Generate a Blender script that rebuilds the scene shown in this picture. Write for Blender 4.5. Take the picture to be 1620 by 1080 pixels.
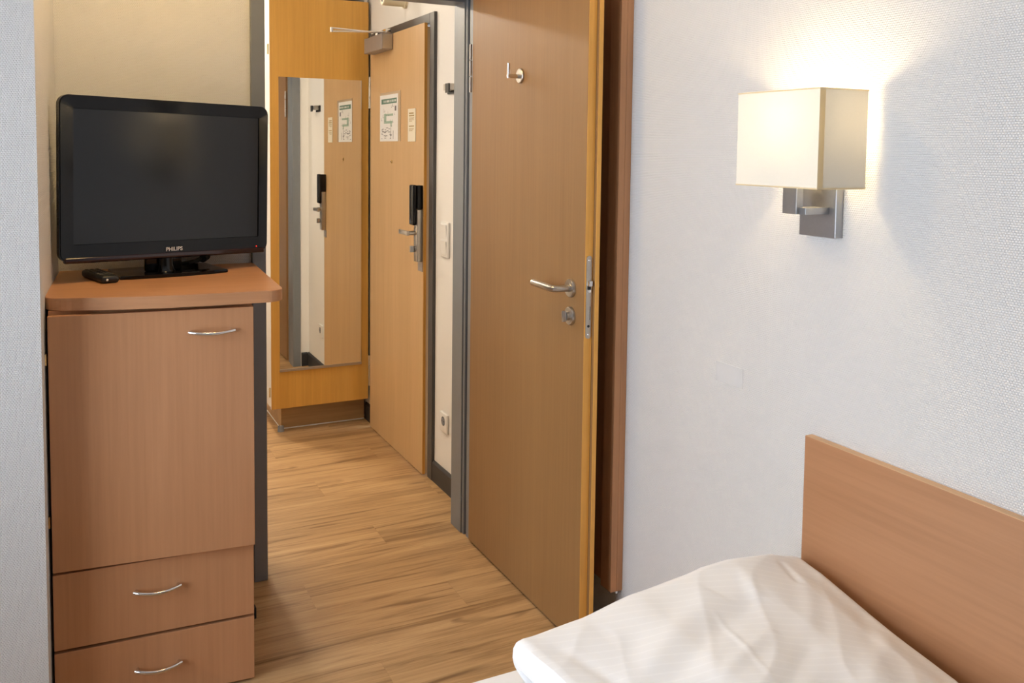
import bpy, bmesh, math, random
from mathutils import Vector, Matrix, noise
random.seed(7)
C = bpy.context.scene.collection
S = bpy.context.scene
for o in list(bpy.data.objects):
    bpy.data.objects.remove(o)

# ------------------------------------------------------------------ camera
H = 1.44
F_PX, CX, CY = 1398.0, 813.0, 329.0
YAW, PITCH, ROLL = map(math.radians, (-26.66, -3.703, 0.695))
cam_d = bpy.data.cameras.new('camera')
cam = bpy.data.objects.new('camera', cam_d)
C.objects.link(cam)
fw = Matrix.Rotation(YAW, 3, 'Z') @ Vector((0, math.cos(PITCH), math.sin(PITCH)))
rt0 = Matrix.Rotation(YAW, 3, 'Z') @ Vector((1, 0, 0))
up0 = rt0.cross(fw)
rt = math.cos(ROLL) * rt0 + math.sin(ROLL) * up0
up = -math.sin(ROLL) * rt0 + math.cos(ROLL) * up0
m = Matrix((rt, up, -fw)).transposed().to_4x4()
m.translation = (0, 0, H)
cam.matrix_world = m
cam_d.sensor_width = 36
cam_d.lens = F_PX / 1620 * 36
cam_d.shift_x = (810 - CX) / 1620
cam_d.shift_y = (CY - 540) / 1620
cam_d.clip_start = 0.02
S.camera = cam

# ------------------------------------------------------------------ world, daylight window, exposure
S.view_settings.view_transform = 'Standard'
S.view_settings.look = 'None'
S.view_settings.exposure = 0.0
S.view_settings.gamma = 1.0
S.view_settings.use_curve_mapping = False
w = bpy.data.worlds.new('sky'); S.world = w; w.use_nodes = True
bg = w.node_tree.nodes['Background']
bg.inputs[0].default_value = (0.85, 0.93, 1.045, 1)
SKY = 9.9
bg.inputs[1].default_value = SKY

def area(name, loc, rot, sx, sy, power, color, portal=False, shape='RECTANGLE'):
    d = bpy.data.lights.new(name, 'AREA'); d.shape = shape
    d.size = sx; d.size_y = sy; d.energy = power; d.color = color
    o = bpy.data.objects.new(name, d); C.objects.link(o)
    o.location = loc; o.rotation_euler = rot
    if portal: d.cycles.is_portal = True
    return o
# opening of the window in the wall on the left, behind the camera
WIN_X, WIN_Y0, WIN_Y1, WIN_Z0, WIN_Z1 = -1.72, 0.50, 2.15, 0.45, 2.25
WIN_YM = (WIN_Y0 + WIN_Y1) / 2
area('window_portal', (WIN_X - 0.14, (WIN_Y0 + WIN_Y1) / 2, (WIN_Z0 + WIN_Z1) / 2), (0, -math.pi / 2, 0),
     WIN_Z1 - WIN_Z0, WIN_Y1 - WIN_Y0, 1.0, (1, 1, 1), portal=True)
HALL_W, BULB_W, ROOM_W = 84.0, 170.0, 64.0
WARM = (1.0, 0.66, 0.27)
BULB_C = (1.0, 0.76, 0.44)
WARM2 = (1.0, 0.88, 0.72)

# ------------------------------------------------------------------ materials
def newmat(name):
    mt = bpy.data.materials.new(name); mt.use_nodes = True
    nt = mt.node_tree
    return mt, nt, nt.nodes['Principled BSDF']

def N(nt, t, **kw):
    n = nt.nodes.new(t)
    for k, v in kw.items(): setattr(n, k, v)
    return n

def plain(name, col, rough=0.5, metal=0.0, spec=0.5, var=0.0, nscale=40, bump=0.0, coat=0.0):
    mt, nt, p = newmat(name)
    p.inputs['Roughness'].default_value = rough
    p.inputs['Metallic'].default_value = metal
    p.inputs['Specular IOR Level'].default_value = spec
    p.inputs['Coat Weight'].default_value = coat
    p.inputs['Coat Roughness'].default_value = 0.06
    tc = N(nt, 'ShaderNodeTexCoord')
    nz = N(nt, 'ShaderNodeTexNoise'); nz.inputs['Scale'].default_value = nscale
    nz.inputs['Detail'].default_value = 4
    nt.links.new(tc.outputs['Object'], nz.inputs['Vector'])
    mx = N(nt, 'ShaderNodeMix', data_type='RGBA')
    mx.inputs[6].default_value = (*[c * (1 - var) for c in col], 1)
    mx.inputs[7].default_value = (*[min(1, c * (1 + var)) for c in col], 1)
    nt.links.new(nz.outputs['Fac'], mx.inputs[0])
    nt.links.new(mx.outputs[2], p.inputs['Base Color'])
    if bump:
        b = N(nt, 'ShaderNodeBump'); b.inputs['Strength'].default_value = bump
        b.inputs['Distance'].default_value = 0.001
        nt.links.new(nz.outputs['Fac'], b.inputs['Height'])
        nt.links.new(b.outputs['Normal'], p.inputs['Normal'])
    return mt

def wood(name, col, rough=0.42, grain='z', var=0.10, fine=90, spec=0.4, tint=(1, 1, 1)):
    """laminate with fine streaks running along the local axis 'grain'"""
    mt, nt, p = newmat(name)
    tc = N(nt, 'ShaderNodeTexCoord')
    ax = 'xyz'.index(grain)
    def streak(s_across, s_along, detail, dist=0.0):
        mp = N(nt, 'ShaderNodeMapping')
        sc = [s_across] * 3; sc[ax] = s_along
        mp.inputs['Scale'].default_value = sc
        nt.links.new(tc.outputs['Object'], mp.inputs['Vector'])
        nz = N(nt, 'ShaderNodeTexNoise'); nz.inputs['Scale'].default_value = 1
        nz.inputs['Detail'].default_value = detail; nz.inputs['Distortion'].default_value = dist
        nt.links.new(mp.outputs['Vector'], nz.inputs['Vector'])
        return nz.outputs['Fac']
    f1 = streak(fine, 2.2, 5)
    f2 = streak(13, 0.8, 3, 0.6)
    f3 = streak(240, 14, 2)
    a = N(nt, 'ShaderNodeMath', operation='MULTIPLY_ADD'); a.inputs[1].default_value = 0.50
    nt.links.new(f1, a.inputs[0])
    b = N(nt, 'ShaderNodeMath', operation='MULTIPLY'); b.inputs[1].default_value = 0.50
    nt.links.new(f2, b.inputs[0]); nt.links.new(b.outputs[0], a.inputs[2])
    c = N(nt, 'ShaderNodeMath', operation='MULTIPLY_ADD'); c.inputs[1].default_value = 0.15
    nt.links.new(f3, c.inputs[0]); nt.links.new(a.outputs[0], c.inputs[2])
    cr = N(nt, 'ShaderNodeValToRGB')
    cr.color_ramp.elements[0].position = 0.36
    cr.color_ramp.elements[1].position = 0.76
    cr.color_ramp.elements[0].color = (col[0] * (1 - var), col[1] * (1 - var * 1.3), col[2] * (1 - var * 1.6), 1)
    cr.color_ramp.elements[1].color = (min(1, col[0] * (1 + var)), min(1, col[1] * (1 + var)), min(1, col[2] * (1 + var)), 1)
    nt.links.new(c.outputs[0], cr.inputs[0])
    nt.links.new(cr.outputs[0], p.inputs['Base Color'])
    p.inputs['Roughness'].default_value = rough
    p.inputs['Specular IOR Level'].default_value = spec
    bp = N(nt, 'ShaderNodeBump'); bp.inputs['Strength'].default_value = 0.05
    bp.inputs['Distance'].default_value = 0.0006
    nt.links.new(c.outputs[0], bp.inputs['Height']); nt.links.new(bp.outputs['Normal'], p.inputs['Normal'])
    return mt

def wallpaper(name, col, plane, strength=0.9, period=(0.0056, 0.0044)):
    """painted woven glass-fibre wallpaper: rows of small raised dashes"""
    mt, nt, p = newmat(name)
    g = N(nt, 'ShaderNodeNewGeometry')
    sp = N(nt, 'ShaderNodeSeparateXYZ'); nt.links.new(g.outputs['Position'], sp.inputs[0])
    cb = N(nt, 'ShaderNodeCombineXYZ')
    nt.links.new(sp.outputs['Y' if plane == 'yz' else 'X'], cb.inputs[0])
    nt.links.new(sp.outputs['Z'], cb.inputs[1])
    nz = N(nt, 'ShaderNodeTexNoise'); nz.inputs['Scale'].default_value = 60
    nt.links.new(cb.outputs[0], nz.inputs['Vector'])
    vm = N(nt, 'ShaderNodeVectorMath', operation='MULTIPLY_ADD')
    nt.links.new(nz.outputs['Color'], vm.inputs[0])
    vm.inputs[1].default_value = (0.0014, 0.0006, 0); nt.links.new(cb.outputs[0], vm.inputs[2])
    br = N(nt, 'ShaderNodeTexBrick'); br.offset = 0.5
    br.inputs['Scale'].default_value = 1
    br.inputs['Brick Width'].default_value = period[0]; br.inputs['Row Height'].default_value = period[1]
    br.inputs['Mortar Size'].default_value = 0.0011; br.inputs['Mortar Smooth'].default_value = 1.0
    nt.links.new(vm.outputs[0], br.inputs['Vector'])
    n2 = N(nt, 'ShaderNodeTexNoise'); n2.inputs['Scale'].default_value = 2.2
    nt.links.new(cb.outputs[0], n2.inputs['Vector'])
    bp = N(nt, 'ShaderNodeBump'); bp.invert = True
    bp.inputs['Strength'].default_value = strength; bp.inputs['Distance'].default_value = 0.0016
    nt.links.new(br.outputs['Fac'], bp.inputs['Height']); nt.links.new(bp.outputs['Normal'], p.inputs['Normal'])
    mx = N(nt, 'ShaderNodeMix', data_type='RGBA')
    mx.inputs[6].default_value = (*[c * 0.975 for c in col], 1); mx.inputs[7].default_value = (*col, 1)
    nt.links.new(n2.outputs['Fac'], mx.inputs[0]); nt.links.new(mx.outputs[2], p.inputs['Base Color'])
    p.inputs['Roughness'].default_value = 0.6
    p.inputs['Specular IOR Level'].default_value = 0.25
    return mt

def plank_mat():
    mt, nt, p = newmat('oak_vinyl_plank')
    tc = N(nt, 'ShaderNodeTexCoord'); oi = N(nt, 'ShaderNodeObjectInfo')
    off = N(nt, 'ShaderNodeVectorMath', operation='MULTIPLY_ADD')
    rv = N(nt, 'ShaderNodeCombineXYZ')
    for i in range(3): nt.links.new(oi.outputs['Random'], rv.inputs[i])
    nt.links.new(rv.outputs[0], off.inputs[0]); off.inputs[1].default_value = (37, 91, 53)
    nt.links.new(tc.outputs['Object'], off.inputs[2])
    def nz(scale, detail=4, dist=0.0, rough=0.55):
        mp = N(nt, 'ShaderNodeMapping'); mp.inputs['Scale'].default_value = scale
        nt.links.new(off.outputs[0], mp.inputs['Vector'])
        n = N(nt, 'ShaderNodeTexNoise'); n.inputs['Scale'].default_value = 1
        n.inputs['Detail'].default_value = detail; n.inputs['Distortion'].default_value = dist
        n.inputs['Roughness'].default_value = rough
        nt.links.new(mp.outputs['Vector'], n.inputs['Vector']); return n.outputs['Fac']
    broad = nz((0.9, 8, 1), 4, 1.0)
    grain = nz((2.2, 48, 1), 7, 1.0, 0.7)
    streak = nz((1.1, 26, 1), 3, 1.4)
    knots = nz((2.6, 13, 1), 2, 0.8)
    fine = nz((9, 260, 1), 2)
    cr = N(nt, 'ShaderNodeValToRGB'); e = cr.color_ramp.elements
    e[0].position = 0.36; e[0].color = (0.235, 0.130, 0.052, 1)
    e[1].position = 0.65; e[1].color = (0.560, 0.365, 0.180, 1)
    e2 = e.new(0.5); e2.color = (0.435, 0.265, 0.120, 1)
    def acc(f, wgt, prev=None):
        n = N(nt, 'ShaderNodeMath', operation='MULTIPLY_ADD'); n.inputs[1].default_value = wgt; n.inputs[2].default_value = 0
        nt.links.new(f, n.inputs[0])
        if prev is not None: nt.links.new(prev, n.inputs[2])
        return n.outputs[0]
    nt.links.new(acc(fine, 0.12, acc(grain, 0.48, acc(broad, 0.40))), cr.inputs[0])
    last = cr.outputs[0]
    for f, lo, hi, c, k in ((streak, 0.57, 0.68, (0.50, 0.42, 0.32), 0.8), (knots, 0.64, 0.74, (0.36, 0.30, 0.23), 0.85)):
        kr = N(nt, 'ShaderNodeValToRGB'); kr.color_ramp.elements[0].position = lo; kr.color_ramp.elements[1].position = hi
        nt.links.new(f, kr.inputs[0])
        mx = N(nt, 'ShaderNodeMix', data_type='RGBA', blend_type='MULTIPLY'); mx.inputs[7].default_value = (*c, 1)
        km = N(nt, 'ShaderNodeMath', operation='MULTIPLY'); km.inputs[1].default_value = k
        nt.links.new(kr.outputs[0], km.inputs[0]); nt.links.new(km.outputs[0], mx.inputs[0]); nt.links.new(last, mx.inputs[6])
        last = mx.outputs[2]
    hv = N(nt, 'ShaderNodeHueSaturation')
    va = N(nt, 'ShaderNodeMath', operation='MULTIPLY_ADD'); va.inputs[1].default_value = 0.10; va.inputs[2].default_value = 0.97
    nt.links.new(oi.outputs['Random'], va.inputs[0]); nt.links.new(va.outputs[0], hv.inputs['Value'])
    nt.links.new(last, hv.inputs['Color']); nt.links.new(hv.outputs[0], p.inputs['Base Color'])
    p.inputs['Roughness'].default_value = 0.45; p.inputs['Specular IOR Level'].default_value = 0.4
    bp = N(nt, 'ShaderNodeBump'); bp.inputs['Strength'].default_value = 0.12; bp.inputs['Distance'].default_value = 0.001
    nt.links.new(grain, bp.inputs['Height']); nt.links.new(bp.outputs['Normal'], p.inputs['Normal'])
    return mt

def linen(name, col, stripes=True):
    mt, nt, p = newmat(name)
    tc = N(nt, 'ShaderNodeTexCoord')
    p.inputs['Base Color'].default_value = (*col, 1)
    p.inputs['Roughness'].default_value = 0.75
    p.inputs['Specular IOR Level'].default_value = 0.2
    p.inputs['Sheen Weight'].default_value = 0.15
    nz = N(nt, 'ShaderNodeTexNoise'); nz.inputs['Scale'].default_value = 900
    nt.links.new(tc.outputs['Object'], nz.inputs['Vector'])
    b = N(nt, 'ShaderNodeBump'); b.inputs['Strength'].default_value = 0.08; b.inputs['Distance'].default_value = 0.0005
    nt.links.new(nz.outputs['Fac'], b.inputs['Height']); nt.links.new(b.outputs['Normal'], p.inputs['Normal'])
    if stripes:   # satin stripe woven into the cover
        wv = N(nt, 'ShaderNodeTexWave', wave_type='BANDS', bands_direction='Y', wave_profile='SIN')
        wv.inputs['Scale'].default_value = 17; wv.inputs['Distortion'].default_value = 0.6
        wv.inputs['Detail'].default_value = 1
        mp = N(nt, 'ShaderNodeMapping'); mp.inputs['Rotation'].default_value = (0, 0, math.radians(24))
        nt.links.new(tc.outputs['Object'], mp.inputs['Vector']); nt.links.new(mp.outputs['Vector'], wv.inputs['Vector'])
        cr = N(nt, 'ShaderNodeValToRGB'); cr.color_ramp.elements[0].position = 0.9; cr.color_ramp.elements[1].position = 0.97
        nt.links.new(wv.outputs['Fac'], cr.inputs[0])
        mx = N(nt, 'ShaderNodeMix', data_type='RGBA')
        mx.inputs[6].default_value = (*[c * 0.970 for c in col], 1); mx.inputs[7].default_value = (*[min(1, c * 1.005) for c in col], 1)
        nt.links.new(cr.outputs[0], mx.inputs[0]); nt.links.new(mx.outputs[2], p.inputs['Base Color'])
    return mt

def emit(name, col, strength):
    mt, nt, p = newmat(name)
    p.inputs['Base Color'].default_value = (*col, 1)
    p.inputs['Emission Color'].default_value = (*col, 1)
    p.inputs['Emission Strength'].default_value = strength
    return mt

def shade_mat(name, col, trans=0.55):
    mt, nt, p = newmat(name)
    out = nt.nodes['Material Output']
    d = N(nt, 'ShaderNodeBsdfDiffuse'); t = N(nt, 'ShaderNodeBsdfTranslucent')
    tc = N(nt, 'ShaderNodeTexCoord'); nz = N(nt, 'ShaderNodeTexNoise'); nz.inputs['Scale'].default_value = 300
    nt.links.new(tc.outputs['Object'], nz.inputs['Vector'])
    mx = N(nt, 'ShaderNodeMix', data_type='RGBA')
    mx.inputs[6].default_value = (*[c * 0.96 for c in col], 1); mx.inputs[7].default_value = (*col, 1)
    nt.links.new(nz.outputs['Fac'], mx.inputs[0])
    nt.links.new(mx.outputs[2], d.inputs[0]); nt.links.new(mx.outputs[2], t.inputs[0])
    ms = N(nt, 'ShaderNodeMixShader'); ms.inputs[0].default_value = trans
    nt.links.new(d.outputs[0], ms.inputs[1]); nt.links.new(t.outputs[0], ms.inputs[2])
    nt.links.new(ms.outputs[0], out.inputs['Surface'])
    nt.nodes.remove(p)
    return mt

BEECH = (0.520, 0.263, 0.128)
M = {}
M['wall_yz'] = wallpaper('wallpaper_white_yz', (0.86, 0.855, 0.845), 'yz')
M['wall_xz'] = wallpaper('wallpaper_white_xz', (0.86, 0.855, 0.845), 'xz')
M['plaster'] = plain('smooth_plaster', (0.80, 0.785, 0.76), 0.7, var=0.02, nscale=5, bump=0.05)
M['patch'] = plain('smooth_filler', (0.655, 0.655, 0.655), 0.6, var=0.02, nscale=60, bump=0.3)
M['ceiling'] = plain('ceiling_paint', (0.82, 0.81, 0.80), 0.8, var=0.02, nscale=8)
M['plank'] = plank_mat()
M['screed'] = plain('dark_floor_base', (0.10, 0.065, 0.035), 0.8, var=0.1)
M['beech'] = wood('beech_laminate_upright', BEECH)
M['beech_x'] = wood('beech_laminate_crosswise', BEECH, grain='x')
M['beech_y'] = wood('beech_laminate_lengthwise', (0.440, 0.228, 0.116), grain='y')
M['edge'] = wood('beech_solid_edge', (0.82, 0.43, 0.095), grain='z', var=0.14, fine=120)
M['edge_light'] = wood('pale_beech_edge', (0.62, 0.395, 0.22), grain='y', var=0.1, fine=120)
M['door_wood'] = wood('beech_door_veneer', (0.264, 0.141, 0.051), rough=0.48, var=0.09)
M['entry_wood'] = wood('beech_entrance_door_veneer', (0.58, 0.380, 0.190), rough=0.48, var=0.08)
M['ward_wood'] = wood('beech_wardrobe_door', (0.67, 0.365, 0.078), rough=0.4, var=0.10)
M['oak_plinth'] = wood('oak_plinth', (0.36, 0.225, 0.105), grain='x', var=0.25, fine=45)
M['white_lam'] = plain('white_laminate', (0.60, 0.56, 0.51), 0.5, var=0.02)
M['steel_frame'] = plain('grey_painted_steel', (0.185, 0.200, 0.220), 0.42, var=0.04, nscale=30)
M['dark_frame'] = plain('anthracite_painted_steel', (0.065, 0.062, 0.062), 0.45, var=0.05)
M['skirting'] = plain('anthracite_skirting', (0.030, 0.030, 0.033), 0.45, var=0.08)
M['rubber'] = plain('black_rubber', (0.012, 0.012, 0.013), 0.65, var=0.1)
M['grey_rubber'] = plain('grey_rubber', (0.20, 0.21, 0.23), 0.6, var=0.06)
M['steel'] = plain('brushed_stainless_steel', (0.50, 0.47, 0.43), 0.32, 1.0, var=0.08, nscale=200)
M['chrome'] = plain('polished_chrome', (0.75, 0.74, 0.73), 0.14, 1.0, var=0.02)
M['nickel'] = plain('satin_nickel', (0.40, 0.41, 0.43), 0.38, 1.0, var=0.05, nscale=150)
M['brass'] = plain('brass', (0.65, 0.47, 0.22), 0.35, 1.0, var=0.05)
M['alu'] = plain('anodised_aluminium', (0.36, 0.33, 0.32), 0.5, 0.6, var=0.06)
M['gloss_black'] = plain('piano_black_plastic', (0.004, 0.004, 0.005), 0.10, spec=0.32)
M['chin'] = plain('smoked_red_acrylic', (0.020, 0.006, 0.010), 0.12, coat=0.3)
M['screen'] = plain('matte_lcd_screen', (0.002, 0.002, 0.003), 0.14, spec=0.55)
M['black_plastic'] = plain('black_plastic', (0.013, 0.013, 0.014), 0.4, var=0.1)
M['button'] = plain('dark_grey_button', (0.045, 0.045, 0.05), 0.45)
M['letter'] = plain('silver_lettering', (0.72, 0.70, 0.66), 0.35, 0.3)
M['white_plastic'] = plain('white_plastic', (0.80, 0.79, 0.77), 0.35, var=0.01)
M['hole'] = plain('dark_cavity', (0.02, 0.02, 0.02), 0.7)
M['paper'] = plain('white_paper', (0.80, 0.80, 0.80), 0.6, var=0.02)
M['cream_paper'] = plain('cream_card', (0.82, 0.76, 0.62), 0.6, var=0.02)
M['green_ink'] = plain('green_ink', (0.10, 0.20, 0.155), 0.6)
M['pale_green_ink'] = plain('pale_green_ink', (0.33, 0.46, 0.38), 0.6)
M['grey_ink'] = plain('grey_ink', (0.16, 0.16, 0.17), 0.6)
M['gold_ink'] = plain('gold_ink', (0.42, 0.30, 0.12), 0.6)
M['mirror'] = plain('mirror_glass', (0.86, 0.85, 0.80), 0.0, 1.0)
M['cream'] = plain('cream_enamel', (0.75, 0.66, 0.46), 0.4)
M['linen'] = linen('white_satin_cotton', (0.92, 0.915, 0.91))
M['sheet'] = linen('white_sheet', (0.90, 0.90, 0.905), stripes=False)
M['shade'] = shade_mat('cream_lampshade_fabric', (0.87, 0.83, 0.73), 0.045)
M['band'] = shade_mat('cream_seam_tape', (0.92, 0.82, 0.62), 0.7)
M['bulb'] = emit('lit_bulb', BULB_C, 1.0)
M['led'] = emit('red_led', (1, 0.02, 0.01), 2.0)
M['hall_light'] = emit('lit_diffuser', WARM2, 1.0)
M['room_light'] = emit('lit_warm_diffuser', WARM, 1.0)

# clear protective sleeve and window pane
def clear(name, tint=(1, 1, 1), gl=0.06):
    mt, nt, p = newmat(name); out = nt.nodes['Material Output']
    a = N(nt, 'ShaderNodeBsdfTransparent'); a.inputs[0].default_value = (*tint, 1)
    g = N(nt, 'ShaderNodeBsdfGlossy'); g.inputs['Roughness'].default_value = 0.02
    fr = N(nt, 'ShaderNodeFresnel'); fr.inputs[0].default_value = 1.45
    ms = N(nt, 'ShaderNodeMixShader'); nt.links.new(fr.outputs[0], ms.inputs[0])
    nt.links.new(a.outputs[0], ms.inputs[1]); nt.links.new(g.outputs[0], ms.inputs[2])
    nt.links.new(ms.outputs[0], out.inputs['Surface']); nt.nodes.remove(p)
    return mt
M['sleeve_edge'] = plain('glossy_sleeve_edge', (0.55, 0.42, 0.28), 0.2)
M['pane'] = clear('window_pane')
M['sleeve'] = clear('clear_plastic_sleeve', (0.95, 0.95, 0.95))

# ------------------------------------------------------------------ mesh helpers
def add_box(bm, x0, x1, y0, y1, z0, z1, bev=0.0, seg=2, mtx=None):
    vs = [bm.verts.new((x, y, z)) for z in (z0, z1) for (x, y) in ((x0, y0), (x1, y0), (x1, y1), (x0, y1))]
    fs = [bm.faces.new([vs[i] for i in f]) for f in ((3, 2, 1, 0), (4, 5, 6, 7), (0, 1, 5, 4), (1, 2, 6, 5), (2, 3, 7, 6), (3, 0, 4, 7))]
    geo = list(vs)
    if bev > 0:
        es = list({e for f in fs for e in f.edges})
        r = bmesh.ops.bevel(bm, geom=es, offset=bev, segments=seg, affect='EDGES', profile=0.5)
        geo = list({v for f in r['faces'] for v in f.verts} | {v for v in vs if v.is_valid})
    if mtx is not None:
        bmesh.ops.transform(bm, matrix=mtx, verts=[v for v in geo if v.is_valid])

def add_prism(bm, pts, z0, z1, bev=0.0, seg=2, mtx=None):
    """vertical prism over a plan polygon (counter-clockwise)"""
    a = [bm.verts.new((x, y, z0)) for x, y in pts]; b = [bm.verts.new((x, y, z1)) for x, y in pts]
    n = len(pts)
    fs = [bm.faces.new(a[::-1]), bm.faces.new(b)]
    fs += [bm.faces.new((a[i], a[(i + 1) % n], b[(i + 1) % n], b[i])) for i in range(n)]
    vs = a + b
    if bev > 0:
        es = list({e for f in fs[:2] for e in f.edges})
        r = bmesh.ops.bevel(bm, geom=es, offset=bev, segments=seg, affect='EDGES', profile=0.5)
        vs = list({v for f in r['faces'] for v in f.verts} | {v for v in vs if v.is_valid})
    if mtx is not None:
        bmesh.ops.transform(bm, matrix=mtx, verts=[v for v in vs if v.is_valid])

def add_lathe(bm, prof, origin, axis, seg=32):
    """revolve (radius, distance along axis) pairs about an axis through origin; capped"""
    axis = Vector(axis).normalized()
    t = Vector((0, 0, 1)) if abs(axis.z) < 0.9 else Vector((1, 0, 0))
    e1 = axis.cross(t).normalized(); e2 = axis.cross(e1)
    o = Vector(origin); rings = []
    for r, h in prof:
        rings.append([bm.verts.new(o + axis * h + r * (math.cos(a) * e1 + math.sin(a) * e2))
                      for a in (2 * math.pi * i / seg for i in range(seg))])
    for A, B in zip(rings, rings[1:]):
        for i in range(seg):
            bm.faces.new((A[i], A[(i + 1) % seg], B[(i + 1) % seg], B[i]))
    bm.faces.new(rings[0][::-1]); bm.faces.new(rings[-1])

def add_tube(bm, pts, rad, seg=14, squash=1.0):
    """round bar along a list of points (radius may be a list)"""
    pts = [Vector(p) for p in pts]; n = len(pts)
    rr = rad if isinstance(rad, (list, tuple)) else [rad] * n
    tan = []
    for i in range(n):
        a = pts[max(0, i - 1)]; b = pts[min(n - 1, i + 1)]
        tan.append((b - a).normalized())
    ref = Vector((0, 0, 1)) if abs(tan[0].z) < 0.9 else Vector((1, 0, 0))
    rings = []; e1 = tan[0].cross(ref).normalized()
    for i in range(n):
        e1 = (e1 - tan[i] * e1.dot(tan[i])).normalized(); e2 = tan[i].cross(e1)
        k = 1.0
        if 0 < i < n - 1:
            c = (pts[i] - pts[i - 1]).normalized().dot((pts[i + 1] - pts[i]).normalized())
        rings.append([bm.verts.new(pts[i] + rr[i] * (math.cos(a) * e1 + squash * math.sin(a) * e2))
                      for a in (2 * math.pi * j / seg for j in range(seg))])
    for A, B in zip(rings, rings[1:]):
        for i in range(seg):
            bm.faces.new((A[i], A[(i + 1) % seg], B[(i + 1) % seg], B[i]))
    bm.faces.new(rings[0][::-1]); bm.faces.new(rings[-1])

def rrect(w, h, r, n=8, cx=0, cy=0):
    pts = []
    for sx, sy, a0 in ((1, 1, 0), (-1, 1, 90), (-1, -1, 180), (1, -1, 270)):
        for i in range(n + 1):
            a = math.radians(a0 + 90 * i / n)
            pts.append((cx + sx * (w / 2 - r) + r * math.cos(a), cy + sy * (h / 2 - r) + r * math.sin(a)))
    return pts

def NB(): return bmesh.new()

def obj(name, bm, mt, parent=None, smooth=False, loc=None, rz=0.0):
    bmesh.ops.recalc_face_normals(bm, faces=bm.faces[:])
    me = bpy.data.meshes.new(name); bm.to_mesh(me); bm.free()
    me.materials.append(M[mt] if isinstance(mt, str) else mt)
    if smooth:
        for p in me.polygons: p.use_smooth = True
        me.set_sharp_from_angle(angle=math.radians(38))
    o = bpy.data.objects.new(name, me); C.objects.link(o)
    if parent is not None: o.parent = parent
    if loc is not None: o.location = loc
    if rz: o.rotation_euler = (0, 0, rz)
    return o

def box(name, mt, parent, x0, x1, y0, y1, z0, z1, bev=0.0, **kw):
    bm = NB(); add_box(bm, x0, x1, y0, y1, z0, z1, bev)
    return obj(name, bm, mt, parent, **kw)

def lathe(name, mt, parent, prof, origin, axis, seg=32):
    bm = NB(); add_lathe(bm, prof, origin, axis, seg); return obj(name, bm, mt, parent, smooth=True)

def tube(name, mt, parent, pts, rad, seg=14, squash=1.0):
    bm = NB(); add_tube(bm, pts, rad, seg, squash); return obj(name, bm, mt, parent, smooth=True)

def thing(name, label, cat, loc=(0, 0, 0), rz=0.0, group=None, kind=None):
    o = bpy.data.objects.new(name, None); o.empty_display_size = 0.05; C.objects.link(o)
    o.location = loc; o.rotation_euler = (0, 0, rz)
    if label: o['label'] = label
    if cat: o['category'] = cat
    if group: o['group'] = group
    if kind: o['kind'] = kind
    return o

def tag(o, label, cat, group=None):
    o['label'] = label; o['category'] = cat
    if group: o['group'] = group
    return o

def struct(o, label=None):
    o['kind'] = 'structure'
    if label: o['label'] = label
    return o

CEIL = 2.50
XR, XH = 1.44, 1.397          # right wall of the room, right wall of the hallway
YF, YB = 2.94, 3.065          # the wall with the open door, its two faces
OX0, OX1, OZ = 0.571, 1.29, 1.975   # clear opening of that door
# ------------------------------------------------------------------ floor
bm = NB(); add_box(bm, -1.80, 1.60, -1.80, 5.80, -0.10, -0.004)
floor = struct(obj('floor', bm, 'screed'), 'wood-look vinyl plank floor of the room and hallway')
PW, PL = 0.178, 1.22
plank_mesh = {}
def plank(x0, x1, y0, y1):
    ln, wd = round(x1 - x0, 3), round(y1 - y0, 3)
    if (ln, wd) not in plank_mesh:
        b = NB(); g = 0.00005
        add_box(b, g, ln - g, g, wd - g, -0.004, 0.0, 0.0004, 1)
        bmesh.ops.recalc_face_normals(b, faces=b.faces[:])
        me = bpy.data.meshes.new('plank'); b.to_mesh(me); b.free(); me.materials.append(M['plank'])
        plank_mesh[(ln, wd)] = me
    o = bpy.data.objects.new('plank', plank_mesh[(ln, wd)]); C.objects.link(o)
    o.parent = floor; o.location = (x0, y0, 0)
row = 0; y = -1.79
while y < 5.78:
    y1 = min(y + PW, 5.79)
    x = -1.78 - (row * 0.437 + 0.05) % PL
    while x < 1.58:
        a, b2 = max(x, -1.78), min(x + PL, 1.58)
        if b2 - a > 0.03: plank(a, b2, y, y1)
        x += PL
    y = y1; row += 1

# ------------------------------------------------------------------ walls and ceiling
struct(box('ceiling', 'ceiling', None, -1.80, 1.60, -1.80, 5.80, CEIL, CEIL + 0.1))
wr = struct(box('wall_right', 'wall_yz', None, XR, XR + 0.12, -1.80, YF + 0.06, 0, CEIL), 'white woven-textured wall on the right behind the bed')
bm = NB()
add_prism(bm, [(0, -0.051), (0.001, -0.051)][:0] or rrect(0.100, 0.048, 0.003, 3), 0, 0.0012)
pt = obj('filled_patch', bm, 'patch', wr)
pt.rotation_euler = (math.pi / 2, 0, -math.pi / 2); pt.location = (XR + 0.0002, 1.676, 0.897)
pt['label'] = 'smooth filled-in rectangle in the textured wall'
# wall around the open door
bm = NB()
for a in ((-0.5, OX0 - 0.012, YF, YB, 0, CEIL), (OX1 + 0.045, XR + 0.1, YF, YB, 0, CEIL), (OX0 - 0.012, OX1 + 0.045, YF, YB, OZ + 0.045, CEIL)):
    add_box(bm, *a)
struct(obj('wall_back', bm, 'wall_xz'), 'textured wall behind the television with the open doorway')
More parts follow.
